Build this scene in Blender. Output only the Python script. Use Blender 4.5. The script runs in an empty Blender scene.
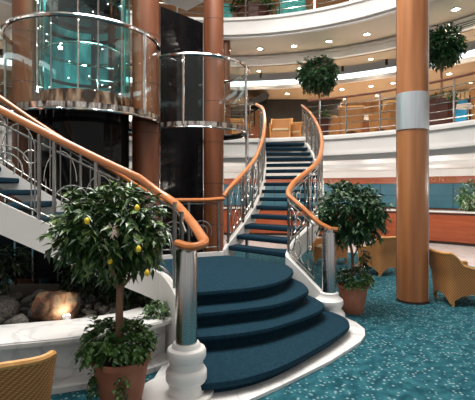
import bpy, math, random
from mathutils import Vector, Matrix
PI = math.pi
S = bpy.context.scene
COL = S.collection
F = 420.0            # focal length in pixels of the 475 x 400 frame
EYE = 1.7
ORD = ['first', 'second', 'third', 'fourth', 'fifth', 'sixth', 'seventh', 'eighth', 'ninth', 'tenth', 'eleventh', 'twelfth',
       'thirteenth', 'fourteenth', 'fifteenth', 'sixteenth', 'seventeenth', 'eighteenth', 'nineteenth', 'twentieth']

# ------------------------------------------------------------------ materials
def newmat(name):
    m = bpy.data.materials.new(name); m.use_nodes = True
    nt = m.node_tree
    b = nt.nodes['Principled BSDF']
    return m, nt, b

def N(nt, t, **kw):
    n = nt.nodes.new(t)
    for k, v in kw.items(): setattr(n, k, v)
    return n

def ramp(nt, fac, stops):
    r = N(nt, 'ShaderNodeValToRGB')
    el = r.color_ramp.elements
    while len(el) < len(stops): el.new(0.5)
    for e, (p, c) in zip(el, stops):
        e.position = p; e.color = (*c, 1)
    nt.links.new(fac, r.inputs['Fac'])
    return r.outputs['Color']

def coords(nt, scale=(1, 1, 1), kind='Object'):
    t = N(nt, 'ShaderNodeTexCoord'); mp = N(nt, 'ShaderNodeMapping')
    mp.inputs['Scale'].default_value = scale
    nt.links.new(t.outputs[kind], mp.inputs['Vector'])
    return mp.outputs['Vector']

def bump(nt, b, h, strength=.3, dist=.01):
    n = N(nt, 'ShaderNodeBump'); n.inputs['Strength'].default_value = strength; n.inputs['Distance'].default_value = dist
    nt.links.new(h, n.inputs['Height']); nt.links.new(n.outputs['Normal'], b.inputs['Normal'])

def noise_mat(name, stops, scale=(5, 5, 5), detail=4, rough=.5, metal=0.0, bmp=0.0, spec=.5, distort=0.0, coat=0.0):
    m, nt, b = newmat(name)
    v = coords(nt, scale)
    n = N(nt, 'ShaderNodeTexNoise'); n.inputs['Scale'].default_value = 1.0; n.inputs['Detail'].default_value = detail
    n.inputs['Distortion'].default_value = distort
    nt.links.new(v, n.inputs['Vector'])
    nt.links.new(ramp(nt, n.outputs['Fac'], stops), b.inputs['Base Color'])
    b.inputs['Roughness'].default_value = rough; b.inputs['Metallic'].default_value = metal
    b.inputs['Specular IOR Level'].default_value = spec
    b.inputs['Coat Weight'].default_value = coat
    if bmp: bump(nt, b, n.outputs['Fac'], bmp)
    return m

M = {}
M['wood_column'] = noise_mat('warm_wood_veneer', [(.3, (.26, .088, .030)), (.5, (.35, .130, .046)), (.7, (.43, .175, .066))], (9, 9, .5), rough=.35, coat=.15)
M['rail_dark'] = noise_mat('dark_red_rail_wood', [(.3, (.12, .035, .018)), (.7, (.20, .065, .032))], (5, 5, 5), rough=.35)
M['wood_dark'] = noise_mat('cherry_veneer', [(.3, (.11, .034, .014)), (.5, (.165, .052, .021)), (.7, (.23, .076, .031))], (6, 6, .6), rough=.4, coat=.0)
M['wood_rail'] = noise_mat('handrail_wood', [(.3, (.42, .132, .040)), (.7, (.55, .20, .066))], (3, 3, 12), rough=.3, coat=.3)
M['wood_desk'] = noise_mat('red_wood_veneer', [(.3, (.27, .055, .020)), (.5, (.34, .078, .028)), (.7, (.41, .105, .04))], (1.2, 1.2, 8), rough=.35, coat=.2)
M['wood_panel'] = noise_mat('golden_wall_panel', [(.3, (.27, .13, .05)), (.7, (.40, .21, .085))], (5, 5, .5), rough=.45)
M['white'] = noise_mat('white_paint', [(.3, (.74, .72, .71)), (.7, (.80, .785, .775))], (1.5, 1.5, 1.5), rough=.45)
M['warmwhite'] = noise_mat('ceiling_paint', [(.3, (.60, .53, .46)), (.7, (.65, .58, .50))], (1, 1, 1), rough=.6)
M['tanceil'] = noise_mat('tan_ceiling', [(.3, (.44, .29, .17)), (.7, (.50, .34, .20))], (1, 1, 1), rough=.6)
M['chrome'] = noise_mat('chrome', [(.3, (.62, .61, .60)), (.7, (.75, .74, .73))], (8, 8, 8), rough=.12, metal=1)
M['steel'] = noise_mat('brushed_steel', [(.3, (.44, .43, .42)), (.7, (.62, .61, .60))], (60, 60, .8), rough=.25, metal=1)
M['iron'] = noise_mat('satin_steel_bar', [(.3, (.24, .23, .22)), (.7, (.36, .35, .33))], (8, 8, 8), rough=.32, metal=1)
M['scrollsteel'] = noise_mat('bright_scroll_steel', [(.3, (.50, .49, .47)), (.7, (.64, .63, .60))], (8, 8, 8), rough=.25, metal=1)
M['band'] = noise_mat('satin_aluminium', [(.3, (.55, .58, .62)), (.7, (.65, .68, .72))], (30, 30, 1), rough=.38, metal=.75)
M['black'] = noise_mat('black_glass', [(.3, (.004, .004, .005)), (.7, (.010, .010, .011))], (2, 2, 2), rough=.06, spec=.18)
M['dark'] = noise_mat('dark_lining', [(.3, (.012, .010, .009)), (.7, (.03, .026, .022))], (3, 3, 3), rough=.6)
M['stair_carpet'] = noise_mat('navy_teal_stair_carpet', [(.3, (.0055, .022, .037)), (.5, (.008, .030, .049)), (.7, (.012, .039, .060))], (40, 40, 40), detail=6, rough=.95, bmp=.25, spec=.1)
M['tread_carpet'] = noise_mat('navy_tread_carpet', [(.3, (.004, .017, .029)), (.5, (.006, .023, .039)), (.7, (.009, .030, .048))], (40, 40, 40), detail=6, rough=.95, bmp=.25, spec=.1)
M['terracotta'] = noise_mat('terracotta', [(.3, (.34, .115, .065)), (.7, (.46, .18, .11))], (8, 8, 8), rough=.7, bmp=.1)
M['plum_pot'] = noise_mat('plum_glazed_pot', [(.3, (.055, .017, .012)), (.7, (.09, .028, .02))], (5, 5, 5), rough=.5)
M['bark'] = noise_mat('bark', [(.3, (.10, .045, .025)), (.7, (.28, .15, .09))], (25, 25, 6), rough=.85, bmp=.6)
M['soil'] = noise_mat('soil', [(.3, (.012, .009, .007)), (.7, (.04, .03, .022))], (25, 25, 25), rough=.95, bmp=.5)
M['rock'] = noise_mat('grey_rock', [(.3, (.045, .042, .038)), (.5, (.12, .11, .10)), (.7, (.24, .225, .20))], (7, 7, 7), detail=8, rough=.85, bmp=.6)
M['boulder'] = noise_mat('rusty_boulder', [(.35, (.05, .035, .025)), (.45, (.20, .085, .045)), (.55, (.30, .19, .11)), (.68, (.13, .11, .08))], (7, 7, 7), detail=10, rough=.9, bmp=1.0, distort=.6)
M['lemon'] = noise_mat('yellow_fruit', [(.3, (.85, .55, .02)), (.7, (.95, .72, .05))], (9, 9, 9), rough=.4)
M['cushion'] = noise_mat('cream_cushion', [(.3, (.55, .42, .26)), (.7, (.65, .52, .34))], (12, 12, 12), rough=.9)
M['teal_fabric'] = noise_mat('teal_fabric', [(.3, (.03, .22, .21)), (.7, (.08, .36, .33))], (6, 6, 6), rough=.85)
M['blue_panel'] = noise_mat('blue_panel', [(.3, (.045, .20, .29)), (.7, (.075, .27, .37))], (1.5, 1.5, 1.5), rough=.35)
M['blue_window'] = noise_mat('blue_pane', [(.3, (.02, .24, .55)), (.7, (.05, .36, .72))], (1, 1, 1), rough=.2)
M['gold'] = noise_mat('brass', [(.3, (.40, .22, .08)), (.7, (.58, .36, .14))], (9, 9, 9), rough=.35, metal=.8)
M['seam'] = noise_mat('dark_seam', [(.3, (.03, .012, .008)), (.7, (.05, .02, .012))], (5, 5, 5), rough=.6)
M['pink'] = noise_mat('dry_blossom', [(.3, (.60, .42, .36)), (.7, (.75, .60, .52))], (15, 15, 15), rough=.8)
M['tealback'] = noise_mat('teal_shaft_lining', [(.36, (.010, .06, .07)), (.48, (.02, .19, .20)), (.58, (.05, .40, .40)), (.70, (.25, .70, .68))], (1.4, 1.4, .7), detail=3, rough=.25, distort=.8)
M['bronze'] = noise_mat('mottled_bronze', [(.38, (.05, .025, .015)), (.5, (.34, .18, .10)), (.62, (.60, .42, .30))], (11, 11, 3), detail=3, rough=.18, metal=.7)
M['rimsteel'] = noise_mat('mottled_rim_steel', [(.40, (.06, .045, .04)), (.5, (.38, .34, .31)), (.6, (.70, .66, .62))], (14, 14, 3), detail=3, rough=.18, metal=.8)
M['table'] = noise_mat('pale_table_top', [(.3, (.62, .60, .58)), (.7, (.72, .70, .68))], (4, 4, 4), rough=.25)

def floor_carpet():
    m, nt, b = newmat('flecked_teal_carpet')
    v = coords(nt, (1, 1, 1))
    n = N(nt, 'ShaderNodeTexNoise'); n.inputs['Scale'].default_value = 9; n.inputs['Detail'].default_value = 6
    nt.links.new(v, n.inputs['Vector'])
    base = ramp(nt, n.outputs['Fac'], [(.35, (.007, .048, .068)), (.5, (.014, .078, .103)), (.65, (.027, .118, .146))])
    vo = N(nt, 'ShaderNodeTexVoronoi'); vo.inputs['Scale'].default_value = 24
    nt.links.new(v, vo.inputs['Vector'])
    mr = N(nt, 'ShaderNodeMapRange'); mr.inputs[1].default_value = .24; mr.inputs[2].default_value = .36
    mr.inputs[3].default_value = 1; mr.inputs[4].default_value = 0
    nt.links.new(vo.outputs['Distance'], mr.inputs[0])
    se = N(nt, 'ShaderNodeSeparateColor'); nt.links.new(vo.outputs['Color'], se.inputs[0])
    gt = N(nt, 'ShaderNodeMath', operation='GREATER_THAN'); gt.inputs[1].default_value = .40
    nt.links.new(se.outputs[0], gt.inputs[0])
    mu = N(nt, 'ShaderNodeMath', operation='MULTIPLY')
    nt.links.new(mr.outputs[0], mu.inputs[0]); nt.links.new(gt.outputs[0], mu.inputs[1])
    mu2 = N(nt, 'ShaderNodeMath', operation='MULTIPLY'); mu2.inputs[1].default_value = .75
    nt.links.new(mu.outputs[0], mu2.inputs[0])
    mx = N(nt, 'ShaderNodeMix', data_type='RGBA'); mx.inputs[7].default_value = (.22, .33, .36, 1)
    nt.links.new(mu2.outputs[0], mx.inputs[0]); nt.links.new(base, mx.inputs[6])
    nt.links.new(mx.outputs[2], b.inputs['Base Color'])
    b.inputs['Roughness'].default_value = .95; b.inputs['Specular IOR Level'].default_value = .1
    return m
M['carpet'] = floor_carpet()

def marble():
    m, nt, b = newmat('white_marble')
    v = coords(nt, (1, 1, 1))
    n = N(nt, 'ShaderNodeTexNoise'); n.inputs['Scale'].default_value = 1.6; n.inputs['Detail'].default_value = 7
    n.inputs['Distortion'].default_value = 1.2
    nt.links.new(v, n.inputs['Vector'])
    c = ramp(nt, n.outputs['Fac'], [(.30, (.72, .71, .70)), (.46, (.74, .73, .73)), (.495, (.58, .58, .59)), (.53, (.74, .73, .73)), (.7, (.80, .79, .78))])
    nt.links.new(c, b.inputs['Base Color']); b.inputs['Roughness'].default_value = .22
    return m
M['marble'] = marble()

def wicker():
    m, nt, b = newmat('woven_wicker')
    v = coords(nt, (1, 1, 1))
    w1 = N(nt, 'ShaderNodeTexWave', wave_type='BANDS', bands_direction='Z'); w1.inputs['Scale'].default_value = 26
    w1.inputs['Distortion'].default_value = 1.0; w1.inputs['Detail'].default_value = 1
    w2 = N(nt, 'ShaderNodeTexWave', wave_type='BANDS', bands_direction='DIAGONAL'); w2.inputs['Scale'].default_value = 14
    w2.inputs['Distortion'].default_value = .6
    for w in (w1, w2): nt.links.new(v, w.inputs['Vector'])
    mu = N(nt, 'ShaderNodeMath', operation='MULTIPLY')
    nt.links.new(w1.outputs['Fac'], mu.inputs[0]); nt.links.new(w2.outputs['Fac'], mu.inputs[1])
    c = ramp(nt, mu.outputs[0], [(0, (.27, .105, .030)), (.4, (.50, .22, .065)), (1, (.72, .37, .13))])
    nt.links.new(c, b.inputs['Base Color']); b.inputs['Roughness'].default_value = .6
    bump(nt, b, mu.outputs[0], .5, .006)
    return m
M['wicker'] = wicker()
M['wicker_rim'] = noise_mat('cane_binding', [(.3, (.50, .23, .065)), (.7, (.68, .36, .12))], (30, 30, 30), rough=.5)

def leafmat(name, a, b_, c):
    m, nt, b = newmat(name)
    g = N(nt, 'ShaderNodeNewGeometry')
    col = ramp(nt, g.outputs['Random Per Island'], [(0, a), (.6, b_), (1, c)])
    nt.links.new(col, b.inputs['Base Color'])
    b.inputs['Roughness'].default_value = .30; b.inputs['Specular IOR Level'].default_value = .5
    return m
M['leaf'] = leafmat('glossy_leaf', (.012, .04, .010), (.028, .085, .020), (.17, .25, .075))
M['leaf2'] = leafmat('ficus_leaf', (.007, .032, .012), (.018, .07, .024), (.07, .16, .06))
M['ivy'] = leafmat('ivy_leaf', (.015, .05, .010), (.035, .10, .02), (.09, .18, .04))
M['darkleaf'] = leafmat('dark_leaf', (.006, .018, .007), (.012, .035, .012), (.02, .05, .015))  # darker green leaf colours for the planter shrubs

def glass(name, tint, refl=.08, edge=.55, transp=1.0):
    m = bpy.data.materials.new(name); m.use_nodes = True
    nt = m.node_tree; nt.nodes.clear()
    o = N(nt, 'ShaderNodeOutputMaterial')
    t = N(nt, 'ShaderNodeBsdfTransparent'); t.inputs[0].default_value = (*tint, 1)
    g = N(nt, 'ShaderNodeBsdfGlossy'); g.inputs['Roughness'].default_value = .02; g.inputs[0].default_value = (.95, 1, .98, 1)
    lw = N(nt, 'ShaderNodeLayerWeight'); lw.inputs[0].default_value = .35
    mr = N(nt, 'ShaderNodeMapRange'); mr.inputs[3].default_value = refl; mr.inputs[4].default_value = edge
    nt.links.new(lw.outputs['Facing'], mr.inputs[0])
    mx = N(nt, 'ShaderNodeMixShader')
    nt.links.new(mr.outputs[0], mx.inputs[0]); nt.links.new(t.outputs[0], mx.inputs[1]); nt.links.new(g.outputs[0], mx.inputs[2])
    nt.links.new(mx.outputs[0], o.inputs[0])
    return m
M['glass'] = glass('clear_glass', (.92, .96, .95), .035, .25)
M['tealglass'] = glass('teal_glass', (.50, .86, .85), .05, .35)

def emit(name, col, st):
    m, nt, b = newmat(name)
    b.inputs['Base Color'].default_value = (*col, 1)
    b.inputs['Emission Color'].default_value = (*col, 1); b.inputs['Emission Strength'].default_value = st
    return m
M['lamp'] = emit('lamp_lens', (1, .90, .74), 28)
M['cove'] = emit('cove_light_strip', (.80, .97, 1.0), 1.25)
M['glint'] = emit('glass_glint', (1, .97, .9), 7)  # glow of the beads that imitate reflections on the lift glass
M['spotlens'] = emit('spot_lens', (1, .93, .78), 20)

# ------------------------------------------------------------------ mesh builder
class MB:
    def __init__(self): self.v = []; self.f = []
    def add(self, vs, fs):
        o = len(self.v); self.v += [Vector(p) for p in vs]; self.f += [tuple(i + o for i in q) for q in fs]
    def box(self, c, s, rz=0.0):
        x, y, z = s[0] / 2, s[1] / 2, s[2] / 2
        R = Matrix.Rotation(rz, 3, 'Z')
        vs = [Vector(c) + R @ Vector((a * x, b * y, d * z)) for d in (-1, 1) for a, b in ((-1, -1), (1, -1), (1, 1), (-1, 1))]
        self.add(vs, [(3, 2, 1, 0), (4, 5, 6, 7), (0, 1, 5, 4), (1, 2, 6, 5), (2, 3, 7, 6), (3, 0, 4, 7)])
    def tube(self, pts, r, n=8, closed=False, flat=1.0, caps=True):
        pts = [Vector(p) for p in pts]; m = len(pts)
        rs = r if isinstance(r, (list, tuple)) else [r] * m
        vs = []
        up = Vector((0, 0, 1)); prev = None
        for i, p in enumerate(pts):
            a = pts[(i - 1) % m] if (closed or i) else p
            b = pts[(i + 1) % m] if (closed or i < m - 1) else p
            t = (b - a)
            t = t.normalized() if t.length > 1e-9 else Vector((0, 0, 1))
            if prev is None:
                x = t.cross(up)
                if x.length < .05: x = t.cross(Vector((0, 1, 0)))
            else:
                x = prev - t * prev.dot(t)
                if x.length < 1e-4: x = t.cross(up)
            x.normalize(); prev = x
            y = x.cross(t)
            for k in range(n):
                an = 2 * PI * k / n
                vs.append(p + rs[i] * (math.cos(an) * x + flat * math.sin(an) * y))
        fs = []
        for i in range(m if closed else m - 1):
            j = (i + 1) % m
            for k in range(n):
                fs.append((i * n + k, i * n + (k + 1) % n, j * n + (k + 1) % n, j * n + k))
        if not closed and caps:
            fs.append(tuple(range(n))[::-1]); fs.append(tuple((m - 1) * n + k for k in range(n)))
        self.add(vs, fs)
    def lathe(self, prof, c=(0, 0, 0), n=32, a0=0.0, a1=2 * PI, caps=True):
        full = abs(a1 - a0 - 2 * PI) < 1e-6
        k = n if full else n + 1
        c = Vector(c); vs = []
        for i in range(k):
            a = a0 + (a1 - a0) * i / n
            for r, z in prof: vs.append(c + Vector((r * math.cos(a), r * math.sin(a), z)))
        m = len(prof); fs = []
        for i in range(n):
            j = (i + 1) % k
            for q in range(m - 1): fs.append((i * m + q, j * m + q, j * m + q + 1, i * m + q + 1))
        if full and caps:
            if prof[0][0] > 1e-6: fs.append(tuple(i * m for i in range(k))[::-1])
            if prof[-1][0] > 1e-6: fs.append(tuple(i * m + m - 1 for i in range(k)))
        self.add(vs, fs)
    def ring(self, c, r0, r1, z0, z1, a0, a1, n=72):
        c = Vector(c); vs = []; fs = []
        full = abs(a1 - a0 - 2 * PI) < 1e-6
        k = n if full else n + 1
        for i in range(k):
            a = a0 + (a1 - a0) * i / n
            d = Vector((math.cos(a), math.sin(a), 0))
            for r, z in ((r0, z0), (r1, z0), (r1, z1), (r0, z1)): vs.append(c + d * r + Vector((0, 0, z)))
        for i in range(n):
            j = (i + 1) % k
            for q in range(4):
                fs.append((i * 4 + q, i * 4 + (q + 1) % 4, j * 4 + (q + 1) % 4, j * 4 + q))
        if not full:
            fs.append((3, 2, 1, 0)); o = n * 4; fs.append((o, o + 1, o + 2, o + 3))
        self.add(vs, fs)
    def stack(self, rings, capb=True, capt=True):       # closed loops of the same length stacked on one another
        m = len(rings[0]); vs = [p for r in rings for p in r]; fs = []
        for i in range(len(rings) - 1):
            for k in range(m):
                fs.append((i * m + k, i * m + (k + 1) % m, (i + 1) * m + (k + 1) % m, (i + 1) * m + k))
        if capb: fs.append(tuple(range(m))[::-1])
        if capt: fs.append(tuple((len(rings) - 1) * m + k for k in range(m)))
        self.add(vs, fs)
    def prism(self, poly, z0, z1):
        self.stack([[Vector((x, y, z0)) for x, y in poly], [Vector((x, y, z1)) for x, y in poly]])
    def band(self, pts, top, bot, t):                   # upright band along pts: from z+bot(i) to z+top
        pts = [Vector(p) for p in pts]; vs = []; m = len(pts)
        for i, p in enumerate(pts):
            a = pts[max(i - 1, 0)]; b = pts[min(i + 1, m - 1)]
            d = Vector((b.x - a.x, b.y - a.y, 0)); d.normalize(); nrm = Vector((-d.y, d.x, 0)) * (t / 2)
            zb = bot(i, p) if callable(bot) else p.z + bot
            zt = p.z + top
            for q, z in ((-nrm, zb), (nrm, zb), (nrm, zt), (-nrm, zt)): vs.append(Vector((p.x + q.x, p.y + q.y, z)))
        fs = []
        for i in range(m - 1):
            for q in range(4): fs.append((i * 4 + q, (i + 1) * 4 + q, (i + 1) * 4 + (q + 1) % 4, i * 4 + (q + 1) % 4))
        fs.append((0, 1, 2, 3)); o = (m - 1) * 4; fs.append((o + 3, o + 2, o + 1, o))
        self.add(vs, fs)
    def leaf(self, p, d, up, l, w, curl=.18):
        d = d.normalized(); s = d.cross(up)
        if s.length < .05: s = d.cross(Vector((1, 0, 0)))
        s.normalize(); u = s.cross(d)
        vs = [p, p + d * l * .45 + s * w / 2 + u * l * .05, p + d * l * .45 - s * w / 2 + u * l * .05, p + d * l * .5 - u * l * .04, p + d * l - u * l * curl]
        self.add(vs, [(0, 3, 1), (1, 3, 4), (0, 2, 3), (3, 2, 4)])
    def build(self, name, mat, parent=None, smooth=35, bevel=0.0, base=None):
        me = bpy.data.meshes.new(name)
        if parent is not None:
            o0 = Vector((0, 0, 0)); q = parent
            while q is not None: o0 += q.location; q = q.parent
        elif base is not None: o0 = Vector(base)
        else:
            xs = [p.x for p in self.v]; ys = [p.y for p in self.v]
            o0 = Vector(((min(xs) + max(xs)) / 2, (min(ys) + max(ys)) / 2, min(p.z for p in self.v)))
        me.from_pydata([p - o0 for p in self.v], [], self.f)
        me.validate()
        import bmesh
        bm = bmesh.new(); bm.from_mesh(me); bmesh.ops.recalc_face_normals(bm, faces=bm.faces)
        if bevel:
            bmesh.ops.bevel(bm, geom=[e for e in bm.edges if len(e.link_faces) == 2 and e.calc_face_angle() > .6], offset=bevel, segments=2, affect='EDGES')
        bm.to_mesh(me); bm.free()
        me.materials.append(M[mat] if isinstance(mat, str) else mat)
        if smooth:
            me.shade_smooth()
            try: me.set_sharp_from_angle(angle=math.radians(smooth))
            except Exception: pass
        o = bpy.data.objects.new(name, me); COL.objects.link(o)
        if parent is not None: o.parent = parent
        else: o.location = o0
        return o

def thing(name, label, cat, loc=(0, 0, 0), group=None):
    o = bpy.data.objects.new(name, None); COL.objects.link(o); o.location = loc; o.empty_display_size = .1
    return tag(o, label, cat, group)
def tag(o, label, cat, group=None, kind=None):
    o['label'] = label; o['category'] = cat
    if group: o['group'] = group
    if kind: o['kind'] = kind
    return o
def struct(o, label=None):
    o['kind'] = 'structure'
    if label: o['label'] = label
    o['category'] = 'building'
    return o
def copy_tree(o, parent=None):
    c = o.copy(); COL.objects.link(c)
    if parent is not None: c.parent = parent
    for ch in list(o.children): copy_tree(ch, c)
    return c

def at(px, py, Y): return Vector(((px - 237.5) / F * Y, Y, EYE + (190 - py) / F * Y))

class Path:
    def __init__(self, pts, n=10, smooth=True):
        P = [Vector(p) for p in pts]; out = []
        if smooth:
            Q = [P[0] * 2 - P[1]] + P + [P[-1] * 2 - P[-2]]
            for i in range(1, len(Q) - 2):
                p0, p1, p2, p3 = Q[i - 1:i + 3]
                for k in range(n):
                    t = k / n
                    out.append(.5 * ((2 * p1) + (p2 - p0) * t + (2 * p0 - 5 * p1 + 4 * p2 - p3) * t * t + (3 * p1 - p0 - 3 * p2 + p3) * t ** 3))
            out.append(P[-1])
        else: out = P
        self.p = out; self.s = [0.0]
        for a, b in zip(out, out[1:]): self.s.append(self.s[-1] + (Vector((b.x - a.x, b.y - a.y, 0))).length + 1e-6)
        self.len = self.s[-1]
    def at(self, s):
        s = min(max(s, 0), self.len)
        for i in range(len(self.s) - 1):
            if s <= self.s[i + 1]:
                t = (s - self.s[i]) / (self.s[i + 1] - self.s[i]); return self.p[i].lerp(self.p[i + 1], t)
        return self.p[-1].copy()
    def at_z(self, z):
        for a, b in zip(self.p, self.p[1:]):
            if a.z <= z <= b.z and b.z > a.z: return a.lerp(b, (z - a.z) / (b.z - a.z))
        return self.p[-1].copy() if z > self.p[-1].z else self.p[0].copy()
    def s_of_z(self, z):
        for i, (a, b) in enumerate(zip(self.p, self.p[1:])):
            if a.z <= z <= b.z and b.z > a.z: return self.s[i] + (z - a.z) / (b.z - a.z) * (self.s[i + 1] - self.s[i])
        return self.len

C0 = Vector((-.5, 5.5, 0))
def rad(d): return math.radians(d)
def polar(r, deg, z=0.0): return C0 + Vector((r * math.cos(rad(deg)), r * math.sin(rad(deg)), z))
def on_ring(px, R):                       # where the line of sight through a pixel column meets the circle of radius R
    k = (px - 237.5) / F
    a = k * k + 1; b = 2 * (k * .5 - 5.5); c = .25 + 5.5 ** 2 - R * R
    Y = (-b + math.sqrt(b * b - 4 * a * c)) / (2 * a)
    return Vector((k * Y, Y, 0))
def deg_of(p): return math.degrees(math.atan2(p.y - C0.y, p.x - C0.x))

# ------------------------------------------------------------------ the setting: decks, soffits, walls
b = MB(); b.lathe([(0, -.1), (13, -.1), (13, 0), (0, 0)], (-.5, 5.5, 0), 96); struct(b.build('floor', 'carpet'))
b = MB(); b.ring(C0, 6.9, 11.8, -.02, .006, rad(-12), rad(115)); struct(b.build('floor_marble', 'marble'))
A0, A1 = -22, 202
def ringobj(name, r0, r1, z0, z1, mat, a0=A0, a1=A1):
    b = MB(); b.ring(C0, r0, r1, z0, z1, rad(a0), rad(a1), 72); return struct(b.build(name, mat, smooth=30))
ringobj('floor_upper', 5.95, 11.9, 2.60, 3.07, 'white')
ringobj('trim_1', 5.86, 5.95, 2.60, 3.09, 'white')                   # lower fascia
ringobj('trim_2', 5.80, 5.87, 2.98, 3.05, 'white')
ringobj('trim_3', 5.82, 5.90, 2.58, 2.64, 'white')
ringobj('ceiling_lower', 6.3, 11.9, 2.47, 2.60, 'white')
ringobj('trim_4', 8.2, 11.3, 2.38, 2.47, 'white')
ringobj('trim_5', 10.95, 11.9, 2.15, 2.38, 'white')
# deck two ceiling, stepped, with its cove light
ringobj('floor_top', 5.95, 12.5, 5.86, 6.25, 'white')
ringobj('trim_6', 5.84, 5.95, 5.80, 6.34, 'white')                   # upper fascia
ringobj('trim_7', 5.76, 5.85, 5.86, 5.94, 'white')
ringobj('trim_8', 5.78, 5.86, 6.26, 6.33, 'white')
ringobj('ceiling', 5.95, 7.5, 5.80, 5.86, 'warmwhite')
ringobj('trim_9', 7.40, 7.55, 5.52, 5.86, 'white')
for zz in (5.57, 5.62, 5.67): ringobj('trim_16', 7.385, 7.41, zz, zz + .012, 'seam', -22, 40)
ringobj('trim_10', 7.33, 7.42, 5.70, 5.76, 'white')
ringobj('ceiling_middle', 7.55, 8.35, 5.50, 5.56, 'tanceil')
ringobj('trim_11', 8.28, 8.36, 4.98, 5.10, 'white')
ringobj('baseboard_upper', 11.52, 11.6, 3.07, 4.3, 'wood_dark', 58, 202)
ringobj('baseboard_upper', 11.52, 11.6, 3.07, 3.7, 'wood_dark', -22, 58)
o = ringobj('trim_12', 8.30, 8.36, 5.11, 5.26, 'cove')
ringobj('ceiling_back', 8.36, 12.0, 5.0, 5.08, 'tanceil')
ringobj('wall_upper', 11.6, 11.8, 3.07, 5.0, 'wood_panel')
ringobj('wall_lower', 11.7, 11.9, 0, 2.4, 'wood_desk', -12, 96)
ringobj('wall_left', 9.2, 9.4, 0, 2.47, 'wood_dark', 98, 202)
ringobj('wall_top', 9.0, 9.2, 6.25, 10.0, 'wood_panel')
ringobj('ceiling_top', 2.6, 9.2, 8.9, 9.0, 'warmwhite', 0, 360)
# vertical dark joints on the tan ceiling band of deck two and panel joints on the upper wall
for k, dg in enumerate(range(-18, 200, 9)):
    b = MB(); b.ring(C0, 8.26, 8.30, 5.34, 5.50, rad(dg), rad(dg + .5), 2); struct(b.build('trim_13', 'seam'))
for dg in range(-18, 200, 6):
    b = MB(); b.ring(C0, 11.58, 11.6, 3.07, 5.0, rad(dg), rad(dg + .25), 2); struct(b.build('trim_14', 'seam'))
ringobj('trim_15', 11.56, 11.6, 3.95, 4.0, 'chrome', 60, 100)
# blue windows at the upper deck
n = 0
for px0, px1 in ((383, 408), (436, 470), (487, 520)):
    d0 = deg_of(on_ring(px0, 11.5)); d1 = deg_of(on_ring(px1, 11.5)); n += 1
    b = MB(); b.ring(C0, 11.50, 11.58, 3.75, 4.80, rad(d1), rad(d0), 12)
    w = struct(b.build('window_%d' % n, 'dark'))
    b = MB(); b.ring(C0, 11.47, 11.50, 3.82, 4.74, rad(d1 + .3), rad(d0 - .3), 12); b.build('pane', 'blue_window', w)
    b = MB()
    for q in range(8):
        t = d1 + (d0 - d1) * (q + .5) / 8
        b.ring(C0, 11.40, 11.46, 4.66, 4.96, rad(t - .25), rad(t + .25), 2)
    b.build('valance', 'cushion', w)

# ------------------------------------------------------------------ reception
desk = thing('reception_desk', 'long curved red wood reception counter with a pale top', 'reception desk', polar(10.4, 50))
b = MB(); b.ring(C0, 10.3, 10.9, .1, 1.0, rad(-8), rad(100)); b.build('front_panel', 'wood_desk', desk)
b = MB(); b.ring(C0, 10.36, 10.9, .007, .1, rad(-8), rad(100)); b.build('plinth', 'seam', desk)
b = MB(); b.ring(C0, 10.22, 10.95, 1.0, 1.05, rad(-8), rad(100)); b.build('counter_top', 'table', desk)
b = MB(); b.ring(C0, 10.285, 10.30, .93, .97, rad(-8), rad(100)); b.build('edge_strip', 'seam', desk)
bw = thing('back_panel', 'blue tiled panel wall band behind the reception counter', 'wall panel', polar(11.65, 50, 1.1))
b = MB(); b.ring(C0, 11.6, 11.69, 1.08, 1.92, rad(-10), rad(96)); b.build('blue_band', 'blue_panel', bw)
b = MB()
for dg in range(-8, 96, 4): b.ring(C0, 11.59, 11.6, 1.08, 1.92, rad(dg), rad(dg + .12), 1)
b.ring(C0, 11.59, 11.6, 1.49, 1.505, rad(-10), rad(96)); b.build('joint_lines', noise_mat('deep_blue_joint', [(.3, (.015, .07, .11)), (.7, (.02, .09, .13))]), bw)
hd = thing('header_panel', 'red wood header over the blue reception wall carrying brass lettering', 'sign', polar(11.0, 50, 1.93))
b = MB(); b.ring(C0, 11.0, 11.1, 1.93, 2.149, rad(-10), rad(96)); b.build('board', 'wood_desk', hd)
def letter(ch, px, h, zc, R=10.985, parent=hd):
    cu = bpy.data.curves.new('lettering', 'FONT'); cu.body = ch; cu.size = h; cu.extrude = .008; cu.align_x = 'CENTER'; cu.align_y = 'CENTER'
    tmp = bpy.data.objects.new('lettering', cu); COL.objects.link(tmp)
    dg = bpy.context.evaluated_depsgraph_get(); me = bpy.data.meshes.new_from_object(tmp.evaluated_get(dg))
    bpy.data.objects.remove(tmp)
    me.materials.clear(); me.materials.append(M['gold'])
    o = bpy.data.objects.new('lettering', me); COL.objects.link(o); o.parent = parent
    p = on_ring(px, R); a = math.atan2(p.y - C0.y, p.x - C0.x)
    o.location = Vector((p.x, p.y, zc)) - parent.location
    o.rotation_euler = (PI / 2, 0, a - PI / 2)
    return o
letter('O', 433.5, .20, 2.045); letter('N', 441.5, .20, 2.045)
for px in (449, 453.5, 339, 344):        # small brass flourish beside the word
    p = on_ring(px, 10.985); a = math.atan2(p.y - C0.y, p.x - C0.x)
    b = MB(); tt = Vector((-math.sin(a), math.cos(a), 0))
    b.tube([p + Vector((0, 0, 2.04)) + tt * (.055 * math.cos(q * .5)) + Vector((0, 0, .04 * math.sin(q * 1.0))) for q in range(12)], .008, 5)
    b.build('flourish', 'gold', hd)

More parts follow.
